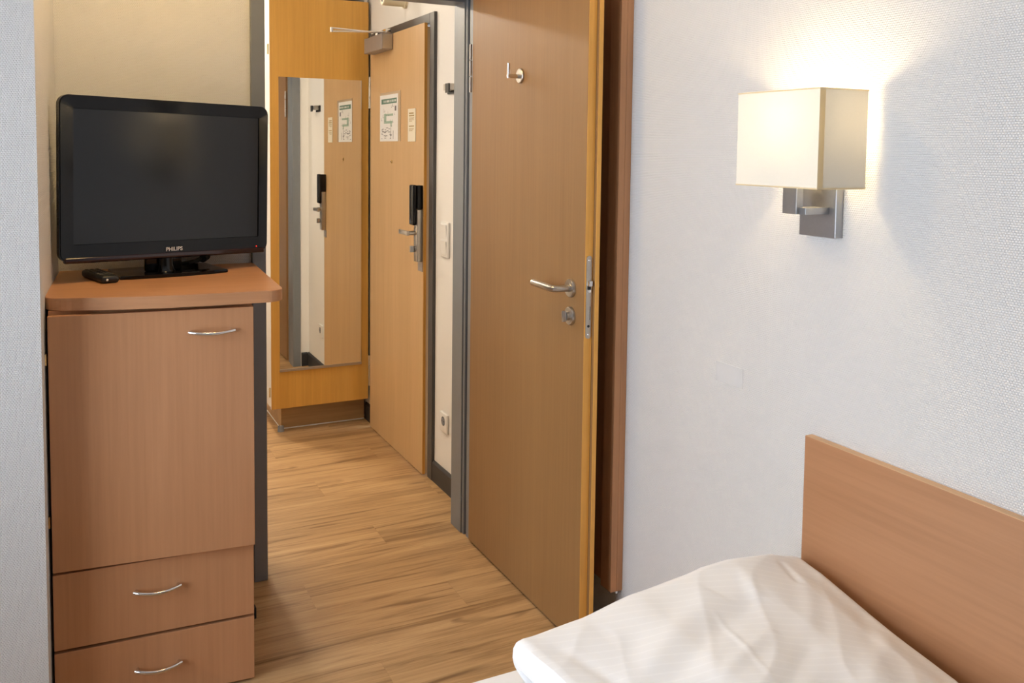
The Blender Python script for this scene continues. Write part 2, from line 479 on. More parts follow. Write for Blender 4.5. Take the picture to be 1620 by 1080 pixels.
# wall block to the left of the cabinet (its flank forms the niche)
bm = NB(); add_prism(bm, [(-1.80, 2.315), (-0.0685, 2.315), (-0.037, 2.9395), (-1.80, 2.9395)], 0, CEIL)
o = obj('wall_left', bm, 'wall_xz'); struct(o, 'textured wall beside the cabinet at the left edge')
o.data.materials.append(M['wall_yz'])
for p_ in o.data.polygons:
    if abs(p_.normal.x) > 0.7: p_.material_index = 1
# wall with the window, and the wall behind the camera
bm = NB()
for a in ((-1.80, WIN_Y0, 0, CEIL), (WIN_Y1, 2.32, 0, CEIL), (WIN_Y0, WIN_Y1, 0, WIN_Z0), (WIN_Y0, WIN_Y1, WIN_Z1, CEIL)):
    add_box(bm, WIN_X - 0.12, WIN_X, a[0], a[1], a[2], a[3])
struct(obj('wall_window', bm, 'wall_yz'))
struct(box('wall_rear', 'wall_xz', None, -1.80, 1.60, -1.90, -1.79, 0, CEIL))
wn = thing('window_1', None, None, (WIN_X - 0.06, 0, 0), kind='structure')
bm = NB()
for a in ((WIN_Y0, WIN_Y1, WIN_Z0, WIN_Z0 + 0.06), (WIN_Y0, WIN_Y1, WIN_Z1 - 0.06, WIN_Z1), (WIN_Y0, WIN_Y0 + 0.06, WIN_Z0, WIN_Z1),
          (WIN_Y1 - 0.06, WIN_Y1, WIN_Z0, WIN_Z1), (WIN_YM - 0.035, WIN_YM + 0.035, WIN_Z0, WIN_Z1)):
    add_box(bm, -0.035, 0.035, a[0], a[1], a[2], a[3], 0.004)
obj('window_frame', bm, 'white_plastic', wn)
box('pane', 'pane', wn, -0.003, 0.003, WIN_Y0 + 0.05, WIN_YM - 0.034, WIN_Z0 + 0.05, WIN_Z1 - 0.05)
box('pane', 'pane', wn, -0.003, 0.003, WIN_YM + 0.034, WIN_Y1 - 0.05, WIN_Z0 + 0.05, WIN_Z1 - 0.05)
# hallway walls
HD0, HD1, HDZ = 3.545, 4.392, 2.005     # entrance door opening in the hallway wall
bm = NB()
for a in ((YB, HD0, 0, CEIL), (HD1, 5.70, 0, CEIL), (HD0, HD1, HDZ, CEIL)):
    add_box(bm, XH, XH + 0.14, a[0], a[1], a[2], a[3])
struct(obj('wall_hall_right', bm, 'plaster'), 'smooth cream hallway wall around the entrance door')
struct(box('wall_hall_end', 'plaster', None, -0.8, 1.60, 5.70, 5.80, 0, CEIL))
struct(box('wall_hall_left', 'plaster', None, -0.60, -0.48, YB, 5.75, 0, CEIL))
bm = NB()
add_box(bm, OX1 + 0.052, XH, YB + 0.0005, YB + 0.012, 0, CEIL)
struct(obj('wall_hall_return', bm, 'plaster'), 'narrow strip of hallway wall beside the door frame')
# dark skirting in the hallway
bm = NB(); add_prism(bm, [(0, 0), (0.011, 0), (0.011, 0.085), (0.005, 0.093), (0, 0.093)], 0, 1)
def skirt(name, p0, p1, outward):
    p0, p1 = Vector(p0), Vector(p1); d = p1 - p0; n = Vector(outward)
    b = NB(); prof = [(0, 0), (0.011, 0), (0.011, 0.080), (0.005, 0.090), (0, 0.090)]
    A = [b.verts.new(p0 + n * q + Vector((0, 0, h))) for q, h in prof]
    B = [b.verts.new(p1 + n * q + Vector((0, 0, h))) for q, h in prof]
    k = len(prof)
    for i in range(k): b.faces.new((A[i], A[(i + 1) % k], B[(i + 1) % k], B[i]))
    b.faces.new(A[::-1]); b.faces.new(B)
    return struct(obj(name, b, 'skirting'))
bm.free()
skirt('baseboard_right', (XH, YB + 0.012, 0), (XH, 3.527, 0), (-1, 0, 0))
skirt('baseboard_return', (OX1 + 0.056, YB + 0.012, 0), (XH - 0.011, YB + 0.012, 0), (0, 1, 0))
skirt('baseboard_end', (XH, 4.412, 0), (XH, 4.510, 0), (-1, 0, 0))

# ------------------------------------------------------------------ door frames
tf = thing('trim_1', 'grey painted steel frame of the open room door', None, (0, 0, 0), kind='structure')
def jamb(side):
    b = NB(); s = 1 if side == 'r' else -1; x = OX1 if side == 'r' else OX0
    bx = lambda a0, a1, y0, y1, bev=0.0015: add_box(b, min(x + s * a0, x + s * a1), max(x + s * a0, x + s * a1), y0, y1, 0, OZ + 0.05, bev)
    bx(0, 0.044, 2.986, 3.082)
    bx(0.004, 0.044, 2.968, 2.9855, 0.003)
    bx(0.006, 0.050, 2.920, 2.952, 0.003)
    bx(0.003, 0.050, 3.079, 3.085)
    return obj('jamb', b, 'steel_frame', tf)
jamb('r'); jamb('l')
for s, x in ((1, OX1), (-1, OX0)):
    box('rubber_seal', 'rubber', tf, min(x + s * 0.014, x + s * 0.03), max(x + s * 0.014, x + s * 0.03), 2.9525, 2.9675, 0, OZ)
bm = NB(); add_box(bm, OX0 + 0.0005, OX1 - 0.0005, 2.986, 3.082, OZ, OZ + 0.044, 0.0015)
add_box(bm, OX0 + 0.0005, OX1 - 0.0005, 2.922, 2.952, OZ + 0.014, OZ + 0.05, 0.0015)
obj('head', bm, 'steel_frame', tf)
te = thing('trim_2', 'dark anthracite steel frame around the entrance door', None, (0, 0, 0), kind='structure')
bm = NB()
add_box(bm, 1.383, XH + 0.03, 3.525, 3.577, 0, 2.024, 0.003)
add_box(bm, 1.390, XH + 0.05, 3.574, 3.595, 0, 2.0, 0.002)
obj('jamb', bm, 'dark_frame', te)
bm = NB(); add_box(bm, 1.383, XH + 0.03, 3.578, 4.41, 1.978, 2.024, 0.003)
obj('head', bm, 'dark_frame', te)
box('jamb', 'dark_frame', te, 1.383, XH + 0.03, 4.372, 4.41, 0, 1.977, 0.003)

# ------------------------------------------------------------------ room door (stands open towards us, along the right wall)
DX = 1.287
d1 = thing('door_1', 'open beech room door with steel lever handle and coat hook', None, (DX, 2.905, 0), kind='structure')
# local: x = behind the leaf, y = negative towards the camera
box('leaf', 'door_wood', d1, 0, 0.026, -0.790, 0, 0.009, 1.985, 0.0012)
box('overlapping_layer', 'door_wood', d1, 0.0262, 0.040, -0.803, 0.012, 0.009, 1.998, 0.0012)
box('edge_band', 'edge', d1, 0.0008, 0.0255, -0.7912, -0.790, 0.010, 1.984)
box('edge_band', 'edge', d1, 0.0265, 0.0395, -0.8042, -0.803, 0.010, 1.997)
L = lambda p: (p[0] - DX, p[1] - 2.905, p[2])
# hook
hk = thing('coat_hook', None, None); hk.parent = d1
bm = NB(); add_lathe(bm, [(0.0235, 0), (0.0235, 0.006), (0.022, 0.0075)], L((DX, 2.524, 1.678)), (-1, 0, 0), 36)
hk_o = obj('coat_hook', bm, 'steel', d1, smooth=True); bpy.data.objects.remove(hk)
bm = NB(); add_tube(bm, [L((DX - 0.0075, 2.524, 1.676)), L((DX - 0.048, 2.524, 1.676))], 0.0068)
add_tube(bm, [L((DX - 0.0445, 2.524, 1.6690)), L((DX - 0.0445, 2.524, 1.716))], 0.0052)
obj('hook_arm', bm, 'chrome', hk_o, smooth=True)
# lever handle: rose, neck, grip bent slightly
HZ, HY = 1.047, 2.187
ls = lathe('handle_rose', 'steel', d1, [(0.0265, 0), (0.0265, 0.006), (0.0245, 0.009), (0.0115, 0.0092), (0.0115, 0.013)], L((DX, HY, HZ)), (-1, 0, 0), 40)
bm = NB()
add_tube(bm, [L((DX - 0.010, HY, HZ)), L((DX - 0.050, HY, HZ)), L((DX - 0.055, HY + 0.002, HZ)), L((DX - 0.058, HY + 0.012, HZ)), L((DX - 0.058, HY + 0.128, HZ + 0.002))],
         [0.0098] * 5, 20)
obj('lever', bm, 'steel', ls, smooth=True)
lr = lathe('lock_rose', 'steel', d1, [(0.0265, 0), (0.0265, 0.006), (0.0245, 0.009), (0.013, 0.0092), (0.012, 0.018)], L((DX, HY, 0.966)), (-1, 0, 0), 40)
bm = NB(); add_box(bm, -0.030, -0.018, HY - 2.905 - 0.004, HY - 2.905 + 0.004, 0.950, 0.982, 0.002)
obj('thumb_turn', bm, 'steel', lr, smooth=True)
# lever on the far face, its end shows in the gap
bm = NB(); add_tube(bm, [L((DX + 0.040, HY, HZ)), L((DX + 0.082, HY, HZ)), L((DX + 0.0900, HY + 0.006, HZ)), L((DX + 0.091, HY + 0.1, HZ))], 0.0095, 16)
obj('rear_lever', bm, 'steel', d1, smooth=True)
# lock strip on the narrow edge with latch, slot and follower hole
fp = NB(); add_prism(fp, rrect(0.018, 0.235, 0.008, 6), 0, 0.0016)
bmesh.ops.transform(fp, matrix=Matrix.Translation((0.0135, -0.7912, 1.030)) @ Matrix.Rotation(math.pi / 2, 4, 'X'), verts=fp.verts[:])
fpo = obj('lock_strip', fp, 'steel', d1)
box('latch', 'chrome', fpo, 0.0075, 0.0195, -0.803, -0.7925, 1.062, 1.078, 0.002)
box('latch', 'chrome', fpo, 0.0075, 0.0195, -0.7965, -0.7925, 1.044, 1.052, 0.001)
box('latch_opening', 'hole', fpo, 0.0080, 0.0190, -0.7935, -0.7927, 1.0525, 1.0615)
box('bolt_slot', 'hole', fpo, 0.0170, 0.0182, -0.7935, -0.7927, 0.966, 1.004)
lathe('keyhole', 'hole', fpo, [(0.004, 0), (0.004, 0.0006)], (0.0135, -0.7928, 0.948), (0, -1, 0), 16)
for z in (1.135, 0.924): lathe('screw', 'chrome', fpo, [(0.0028, 0), (0.0022, 0.0008)], (0.0135, -0.7928, z), (0, -1, 0), 12)
for z in (1.735,):
    hg = NB()
    for k in range(3): add_lathe(hg, [(0.0048, 0.002), (0.0048, 0.056)], (-0.0035, 0.010, z - 0.09 + 0.058 * k), (0, 0, 1), 14)
    obj('hinge', hg, 'steel', d1, smooth=True)

# ------------------------------------------------------------------ entrance door in the hallway
EX = 1.366
d2 = thing('door_2', 'closed beech entrance door with black card lock and door closer', None, (EX, 3.594, 0), kind='structure')
E2 = lambda x, y, z: (x - EX, y - 3.594, z)
box('leaf', 'entry_wood', d2, 0, 0.014, 0, 0.762, 0.006, 1.984, 0.0015)
box('edge_band', 'edge', d2, 0.0006, 0.0135, -0.0008, 0, 0.008, 1.982)
box('core', 'entry_wood', d2, 0.0145, 0.055, 0.014, 0.748, 0.006, 1.970)
# card lock: steel back plate, black reader, lever, thumb turn
pl = NB(); add_box(pl, -0.028, -0.0005, 0.003, 0.046, 0.952, 1.180, 0.003); plo = obj('lock_plate', pl, 'steel', d2, smooth=True)
cr_ = NB(); add_box(cr_, -0.047, -0.0285, 0.004, 0.058, 1.112, 1.288, 0.007, 3); add_box(cr_, -0.0285, -0.0005, 0.004, 0.050, 1.182, 1.286, 0.003)
obj('card_reader', cr_, 'gloss_black', plo, smooth=True)
lv = NB(); add_tube(lv, [(-0.028, 0.026, 1.078), (-0.060, 0.026, 1.078)], 0.0095, 16)
add_box(lv, -0.072, -0.058, 0.014, 0.122, 1.068, 1.088, 0.003)
obj('lever', lv, 'steel', plo, smooth=True)
tt = NB(); add_lathe(tt, [(0.013, 0), (0.012, 0.006)], (-0.028, 0.026, 1.008), (-1, 0, 0), 20); add_box(tt, -0.052, -0.034, 0.019, 0.033, 0.994, 1.022, 0.002)
obj('thumb_turn', tt, 'nickel', plo, smooth=True)
box('lower_plate', 'alu', d2, -0.003, -0.0003, 0.004, 0.060, 0.908, 0.951, 0.001)
lathe('peephole', 'brass', d2, [(0.0085, 0), (0.0085, 0.004), (0.0055, 0.005)], E2(EX, 4.020, 1.382), (-1, 0, 0), 20)
lathe('peephole_lens', 'hole', d2, [(0.0045, 0.0051), (0.004, 0.0057)], E2(EX, 4.020, 1.382), (-1, 0, 0), 14)
# door closer with its folding arm
clo = NB(); add_box(clo, -0.056, -0.0005, 0.412, 0.690, 1.908, 1.982, 0.003); co = obj('door_closer', clo, 'alu', d2)
box('closer_arm', 'steel', co, -0.052, -0.005, 0.4115, 0.412, 1.912, 1.978)
ar = NB()
add_lathe(ar, [(0.010, 0), (0.010, 0.022)], (-0.030, 0.56, 1.982), (0, 0, 1), 16)
KX, KY, KZ = -0.278, 0.47, 1.992
add_tube(ar, [(-0.030, 0.560, 2.000), (KX, KY, KZ + 0.003)], 0.0045, 10)
add_tube(ar, [(KX, KY, KZ - 0.012), (-0.012, 0.475, 1.996)], 0.0045, 10)
add_lathe(ar, [(0.0075, 0), (0.0075, 0.022)], (KX, KY, KZ - 0.016), (0, 0, 1), 14)
add_box(ar, -0.030, -0.004, 0.432, 0.478, 1.988, 2.006, 0.002)
obj('closer_arm', ar, 'chrome', co, smooth=True)
for z in (1.725, 0.295):
    hg = NB()
    for k in range(3): add_lathe(hg, [(0.008, 0.001), (0.008, 0.052)], (0.002, 0.774, z - 0.08 + 0.054 * k), (0, 0, 1), 14)
    obj('hinge', hg, 'steel', d2, smooth=True)

# ------------------------------------------------------------------ prints stuck on the entrance door
ep = thing('escape_plan', 'framed white escape plan with green header on the entrance door', 'sign', (EX - 0.0005, 4.05, 1.589))
def flat(name, mt, parent, y0, y1, z0, z1, x0, x1):   # y measured to the viewer's right
    return box(name, mt, parent, -x1, -x0, -y1, -y0, z0, z1)
PWD, PHT = 0.286, 0.222
box('sleeve_backing', 'sleeve_edge', ep, -0.0012, -0.0002, -PWD / 2 - 0.012, PWD / 2, -PHT / 2, PHT / 2 + 0.012)
flat('sheet', 'paper', ep, -PWD / 2, PWD / 2 - 0.02, -PHT / 2, PHT / 2, 0.0013, 0.0020)
flat('header_band', 'green_ink', ep, -0.120, 0.105, 0.068, 0.092, 0.0021, 0.0024)
bm = NB(); rnd = random.Random(3)
yy = -0.085
while yy < 0.095:
    wdt = rnd.uniform(0.005, 0.009)
    add_box(bm, -0.0027, -0.0025, -(yy + wdt), -yy, 0.075, 0.085); yy += wdt + rnd.choice((0.003, 0.003, 0.010))
o = obj('header_lettering', bm, 'paper', ep); o['kind'] = 'stuff'
bm = NB()
for a in ((-0.080, -0.045, -0.026, 0.022), (-0.045, 0.055, 0.010, 0.020), (-0.045, 0.045, -0.026, -0.014), (0.018, 0.034, -0.042, -0.026)):
    add_box(bm, -0.0025, -0.0022, -a[1], -a[0], a[2], a[3])
obj('corridor_plan', bm, 'pale_green_ink', ep)
bm = NB()
for k in range(26):
    a = rnd.uniform(-0.125, 0.02); b_ = rnd.uniform(-0.100, -0.045); ln = rnd.uniform(0.012, 0.03)
    add_box(bm, -0.0024, -0.0021, -(a + ln), -a, b_, b_ + 0.003)
for k in range(16):
    a = rnd.uniform(-0.125, 0.09); b_ = rnd.uniform(-0.05, 0.055); ln = rnd.uniform(0.004, 0.02)
    add_box(bm, -0.0027, -0.0026, -(a + 0.002), -a, b_, b_ + ln)
    add_box(bm, -0.0027, -0.0026, -(a + ln), -a, b_, b_ + 0.0018)
for a in ((0.020, 0.024, -0.1, -0.045), (0.055, 0.059, -0.1, -0.06), (0.078, 0.100, 0.032, 0.055)):
    add_box(bm, -0.0025, -0.0022, -a[1], -a[0], a[2], a[3])
o = obj('fine_print', bm, 'grey_ink', ep); o['kind'] = 'stuff'
nc = thing('notice_card', 'narrow cream card of small print right of the escape plan', 'sign', (EX - 0.0005, 3.743, 1.549))
flat('card', 'cream_paper', nc, -0.049, 0.049, -0.073, 0.073, 0.0002, 0.0018)
for z, n, h in ((0.056, 0.060, 0.006), (0.045, 0.066, 0.006), (-0.002, 0.064, 0.005)): box('heading', 'gold_ink', nc, -0.0022, -0.0019, 0.034 - n, 0.034, z - h, z)
bm = NB()
for z, n in ((0.034, .066), (.029, .06), (.024, .066), (.019, .04), (-.014, .064), (-.019, .058), (-.024, .045)): add_box(bm, -0.0021, -0.0019, 0.034 - n, 0.034, z - 0.0022, z)
o = obj('fine_print', bm, 'gold_ink', nc); o['kind'] = 'stuff'

# ------------------------------------------------------------------ wardrobe with mirror door
wd = thing('wardrobe', 'beech hallway wardrobe with full length mirror on its door', 'wardrobe', (0.881, 4.44, 0))
bm = NB()
add_box(bm, 0.004, 0.020, 0.024, 0.56, 0.128, 2.26); add_box(bm, 0.484, 0.500, 0.024, 0.56, 0.128, 2.26)
add_box(bm, 0.020, 0.484, 0.545, 0.56, 0.128, 2.26); add_box(bm, 0.020, 0.484, 0.024, 0.545, 0.128, 0.146); add_box(bm, 0.020, 0.484, 0.024, 0.545, 2.244, 2.26)
obj('carcass', bm, 'white_lam', wd)
wdo = box('door', 'ward_wood', wd, 0, 0.501, 0, 0.019, 0.127, 2.190, 0.001)
mi = NB(); add_box(mi, 0.041, 0.462, -0.0052, -0.0003, 0.326, 1.790); obj('mirror', mi, 'mirror', wdo)
bm = NB(); add_box(bm, 0.041, 0.463, -0.0085, -0.0054, 0.316, 0.329, 0.001); add_box(bm, 0.041, 0.463, -0.0054, -0.0003, 0.316, 0.3255)
obj('mirror_rail', bm, 'steel', wdo)
box('edge_band', 'white_lam', wdo, -0.0012, 0, 0.0008, 0.0185, 0.128, 2.189)
bm = NB(); add_box(bm, -0.006, 0.0035, 0.022, 0.034, 0.185, 0.232, 0.001); obj('hinge', bm, 'brass', wdo)
bm = NB(); add_box(bm, -0.006, 0.0035, 0.022, 0.034, 1.90, 1.95, 0.001); obj('hinge', bm, 'brass', wdo)
box('plinth', 'oak_plinth', wd, 0.062, 0.500, 0.071, 0.55, 0.0, 0.127)
ca = NB(); add_tube(ca, [(0.060, 0.55, 0.003), (0.060, 0.069, 0.003), (0.500, 0.069, 0.003)], 0.003, 6)
obj('sealant_bead', ca, 'white_plastic', wd)
ds = thing('door_stop', 'grey rubber door stop on the floor at the wardrobe corner', 'door stop', (0.934, 4.475, 0))
lathe('rubber_body', 'grey_rubber', ds, [(0.017, 0.0005), (0.0165, 0.006), (0.0145, 0.026), (0.013, 0.029)], (0, 0, 0), (0, 0, 1), 28)
lathe('screw', 'steel', ds, [(0.005, 0.029), (0.004, 0.0305)], (0, 0, 0), (0, 0, 1), 12)

# ------------------------------------------------------------------ switches, socket, hook and fitting in the hallway
sw = thing('light_switch', 'white double rocker light switch beside the entrance door', 'switch', (XH - 0.0002, 3.407, 1.067))
bm = NB(); add_box(bm, -0.011, 0, -0.042, 0.042, -0.074, 0.074, 0.004, 3); obj('switch_frame', bm, 'white_plastic', sw, smooth=True)
for z in (0.0345, -0.0345):
    bm = NB(); add_box(bm, -0.0125, -0.0105, -0.0285, 0.0285, z - 0.029, z + 0.029, 0.001)
    bmesh.ops.transform(bm, matrix=Matrix.Translation((-0.0118, 0, z)) @ Matrix.Rotation(math.radians(-3), 4, 'Y') @ Matrix.Translation((0.0105, 0, -z)), verts=bm.verts[:])
    obj('rocker', bm, 'white_plastic', sw)
so = thing('wall_socket', 'white round power socket low on the hallway wall', 'socket', (XH - 0.0002, 3.405, 0.292))
bm = NB(); add_box(bm, -0.010, 0, -0.041, 0.041, -0.041, 0.041, 0.003, 3); obj('socket_plate', bm, 'white_plastic', so, smooth=True)
lathe('socket_well', 'hole', so, [(0.0195, 0), (0.019, 0.0006)], (-0.0100, 0, 0.006), (-1, 0, 0), 32)
bm = NB(); add_lathe(bm, [(0.0165, 0.0006), (0.0155, 0.0016)], (-0.0100, 0, 0.006), (-1, 0, 0), 28); obj('socket_insert', bm, 'grey_rubber', so, smooth=True)
for s in (-1, 1): lathe('pin_hole', 'hole', so, [(0.003, 0), (0.003, 0.0004)], (-0.0117, s * 0.0095, 0.006), (-1, 0, 0), 12)
wh = thing('wall_hook', 'black square wall hook with steel face on the hallway wall', 'hook', (XH - 0.0002, 3.355, 1.688))
box('base_plate', 'rubber', wh, -0.006, 0, -0.060, 0.040, -0.0195, 0.0195, 0.001)
box('hook_block', 'steel', wh, -0.034, -0.0062, -0.058, 0.012, -0.007, 0.0190, 0.001)
box('hook_tip', 'black_plastic', wh, -0.040, -0.0345, -0.058, -0.020, -0.018, 0.0195, 0.001)
cf = thing('wall_fitting', 'cream cylindrical fitting on the wall above the entrance door', 'fitting', (XH - 0.0002, 3.915, 2.118))
lathe('tube_body', 'cream', cf, [(0.030, 0), (0.030, 0.012), (0.024, 0.016), (0.024, 0.112), (0.021, 0.115)], (0, 0, 0), (-1, 0, 0), 28)
lathe('end_hole', 'hole', cf, [(0.010, 0.1152), (0.009, 0.1158)], (0, 0, 0), (-1, 0, 0), 18)
M['hall_light_strong'] = emit('lit_diffuser_strong', WARM2, 1.0)
for em, v in (('hall_light', HALL_W * 0.23), ('hall_light_strong', HALL_W * 3.2), ('room_light', ROOM_W)):
    M[em].node_tree.nodes['Principled BSDF'].inputs['Emission Strength'].default_value = v
for lx, ly, em, lab in ((0.50, 5.15, 'hall_light', 'round white lamp on the hallway ceiling beyond the wardrobe'),
                        (0.05, 3.80, 'hall_light', 'round white lamp on the hallway ceiling by the entrance door'),
                        (0.30, 2.36, 'room_light', 'round white lamp on the ceiling above the television')):
    hl = thing('ceiling_lamp', lab, 'lamp', (lx, ly, CEIL - 0.001))
    q = 2.2 if 3 < ly < 5 else 1.0
    lathe('lamp_base', 'white_plastic', hl, [(0.125 * q, -0.012), (0.125 * q, 0)], (0, 0, 0), (0, 0, 1), 40)
    lathe('diffuser', em + ('_strong' if ly > 5 else ''), hl, [(0.085 * q, -0.055), (0.108 * q, -0.040), (0.115 * q, -0.0125)], (0, 0, 0), (0, 0, 1), 40)

# ------------------------------------------------------------------ wall panel behind the open door
wp = thing('wall_panel', 'tall beech wall panel fixed behind the open room door', 'panel', (1.399, 2.122, 0.145))
box('back_board', 'beech', wp, 0.0205, 0.0408, 0.0, 0.78, 0, 1.955, 0.0008)
box('edge_batten', 'beech', wp, 0, 0.0200, 0.0, 0.055, 0, 1.955, 0.0008)
box('fixing_clip', 'white_plastic', wp, 0.018, 0.024, -0.001, 0.010, -0.006, 0.0, 0.0005)

# ------------------------------------------------------------------ television cabinet (turned slightly with the niche)
CR = math.radians(-2.8)
cb = thing('television_cabinet', 'tall beech cabinet with one door and drawers under the television', 'cabinet', (-0.06, 2.375, 0), CR)
BF = 0.020     # front of the body
bm = NB()
for a in ((0.003, 0.481, 0.54, 0.557, 0.0, 1.0355), (0.003, 0.021, BF + 0.02, 0.54, 0, 1.0355), (0.465, 0.483, BF + 0.02, 0.54, 0, 1.0355),
          (0.021, 0.465, BF + 0.02, 0.54, 0.0, 0.03), (0.021, 0.465, BF + 0.02, 0.54, 0.376, 0.392), (0.021, 0.465, BF + 0.02, 0.54, 1.014, 1.0355)):
    add_box(bm, *a)
obj('body', bm, 'beech', cb)
# top board: bowed front, rounded front corners
def top_outline():
    pts = [(0.558, 0.589), (-0.003, 0.561), (-0.0065, 0.085)]
    for i in range(1, 9):
        a = math.radians(180 + 90 * i / 8); pts.append((0.055 + 0.0615 * math.cos(a), 0.082 + 0.052 * math.sin(a)))
    for i in range(1, 12):
        t = i / 12; pts.append((0.055 + t * (0.520 - 0.055), 0.030 * (1 - t) - 0.012 * t - 0.026 * math.sin(math.pi * t) * (1 - 0.5 * t)))
    for i in range(0, 9):
        a = math.radians(270 + 90 * i / 8); pts.append((0.520 + 0.040 * math.cos(a), 0.030 + 0.042 * math.sin(a)))
    return pts
bm = NB(); add_prism(bm, top_outline(), 1.0360, 1.067, 0.002, 2)
obj('top_board', bm, 'beech_x', cb)
# door, slightly ajar, hinged on the left
dr = thing('door', None, None); bpy.data.objects.remove(dr)
bm = NB(); add_box(bm, 0, 0.480, 0, 0.018, 0.387, 1.026, 0.001)
dro = obj('door', bm, 'beech', cb, loc=(0.002, BF - 0.002, 0), rz=math.radians(-2.6))
def bow(name, parent, x0, x1, y, z):
    b = NB(); pts = []; rads = []
    n = 14
    for i in range(n + 1):
        t = i / n; pts.append((x0 + (x1 - x0) * t, y - 0.009 - 0.017 * math.sin(math.pi * t) ** 0.8, z - 0.004 * math.sin(math.pi * t)))
        rads.append(0.0048)
    add_tube(b, pts, rads, 12)
    for x in (x0 + 0.006, x1 - 0.006): add_tube(b, [(x, y + 0.0005, z), (x, y - 0.013, z)], 0.0042, 10)
    return obj(name, b, 'chrome', parent, smooth=True)
bow('handle', dro, 0.322, 0.432, 0.0, 0.969)
for z0, z1, hz in ((0.187, 0.380, 0.306), (0.008, 0.179, 0.099)):
    dw = box('drawer', 'beech', cb, 0.0015, 0.481, BF, BF + 0.018, z0, z1, 0.001)
    bow('handle', dw, 0.185, 0.296, BF, hz)
for z in (0.920, 0.515):
    hg = NB()
    for k, (a, b_) in enumerate(((0, 0.006), (0.0065, 0.021), (0.0215, 0.028))): add_lathe(hg, [(0.0042, a), (0.0042, b_)], (-0.0045, BF + 0.004, z - 0.014), (0, 0, 1), 12)
    obj('hinge', hg, 'brass', cb, smooth=True)
rb = thing('rubber_wedge', 'small black rubber wedge on the floor beside the cabinet', 'wedge', (0.4490, 2.69, 0.0))
bm = NB(); add_prism(bm, [(0, 0), (0.10, 0), (0.10, 0.010), (0.02, 0.034), (0, 0.034)], 0, 0.036, 0.002)
bmesh.ops.transform(bm, matrix=Matrix(((0, 0, 1, 0), (1, 0, 0, 0), (0, 1, 0, 0.0005), (0, 0, 0, 1))), verts=bm.verts[:])
obj('rubber_block', bm, 'rubber', rb)

# ------------------------------------------------------------------ television
TR = math.radians(18)
tv = thing('television', 'black flat screen television on the cabinet, screen off', 'television', (0.255, 2.74, 1.0672), TR)
TZ = 1.0672
RO = Matrix.Rotation(math.radians(0.9), 4, 'Y')
TCX, TCZ = 0.008, 1.346 - TZ
def ring(bm, outer, inner, y0, y1):
    """flat frame between two outlines with equal counts, front at y0, back at y1"""
    n = len(outer)
    A = [bm.verts.new((x, y0, z)) for x, z in outer]; B = [bm.verts.new((x, y0 + 0.0035, z)) for x, z in inner]
    Cc = [bm.verts.new((x, y1, z)) for x, z in outer]; D = [bm.verts.new((x, y1, z)) for x, z in inner]
    for i in range(n):
        j = (i + 1) % n
        bm.faces.new((A[i], A[j], B[j], B[i])); bm.faces.new((A[j], A[i], Cc[i], Cc[j])); bm.faces.new((B[i], B[j], D[j], D[i])); bm.faces.new((Cc[i], Cc[j], D[j], D[i]))
WT, HT = 0.612, 0.452
outer = rrect(WT, HT, 0.026, 8, 0, 0)
SX0, SX1, SZ0, SZ1 = -0.270, 0.277, 1.167 - 1.346, 1.536 - 1.346
inner = rrect(SX1 - SX0, SZ1 - SZ0, 0.003, 8, (SX0 + SX1) / 2, (SZ0 + SZ1) / 2)
def tvo(name, bm, mt, parent=None, smooth=True):
    bmesh.ops.transform(bm, matrix=Matrix.Translation((TCX, 0, TCZ)) @ RO, verts=bm.verts[:])
    return obj(name, bm, mt, parent or tv, smooth=smooth)
bm = NB(); ring(bm, outer, inner, -0.004, 0.020)
bmesh.ops.bevel(bm, geom=[e for e in bm.edges if all(abs(v.co.y + 0.004) < 1e-5 for v in e.verts)], offset=0.003, segments=2, affect='EDGES')
bz = tvo('bezel', bm, 'gloss_black')
bm = NB(); add_box(bm, SX0 + 0.0005, SX1 - 0.0005, 0.0035, 0.010, SZ0 + 0.0005, SZ1 - 0.0005); tvo('screen', bm, 'screen')
# smoked strip along the lower edge
bm = NB()
add_box(bm, -WT / 2 + 0.012, WT / 2 - 0.012, -0.0075, 0.012, -HT / 2 - 0.0035, -HT / 2 + 0.0125, 0.004, 3); tvo('lower_strip', bm, 'chin')
# housing behind
bm = NB()
A = [bm.verts.new((x * 0.985, 0.0205, z * 0.98)) for x, z in outer]; B = [bm.verts.new((x * 0.80, 0.062, z * 0.78)) for x, z in outer]
for i in range(len(outer)): bm.faces.new((A[i], A[(i + 1) % len(outer)], B[(i + 1) % len(outer)], B[i]))
bm.faces.new(A[::-1]); bm.faces.new(B); tvo('housing', bm, 'black_plastic')
bm = NB(); add_lathe(bm, [(0.0018, 0), (0.0014, 0.0006)], (0.268, -0.0042, -HT / 2 + 0.017), (0, -1, 0), 10); tvo('power_light', bm, 'led')
# maker's name on the lower bezel
cu = bpy.data.curves.new('lettering', 'FONT'); cu.body = 'PHILIPS'; cu.size = 0.0155; cu.align_x = 'CENTER'; cu.extrude = 0.0004; cu.offset = 0.00035
to = bpy.data.objects.new('lettering_curve', cu); C.objects.link(to)
bpy.context.view_layer.update()
me = bpy.data.meshes.new_from_object(to.evaluated_get(bpy.context.evaluated_depsgraph_get()))
bpy.data.objects.remove(to)
me.materials.append(M['letter']); me.name = 'lettering'
lo = bpy.data.objects.new('lettering', me); C.objects.link(lo); lo.parent = bz
lo.matrix_local = Matrix.Translation((0.011, -0.0046, 1.1375 - TZ)) @ Matrix.Rotation(math.pi / 2, 4, 'X')
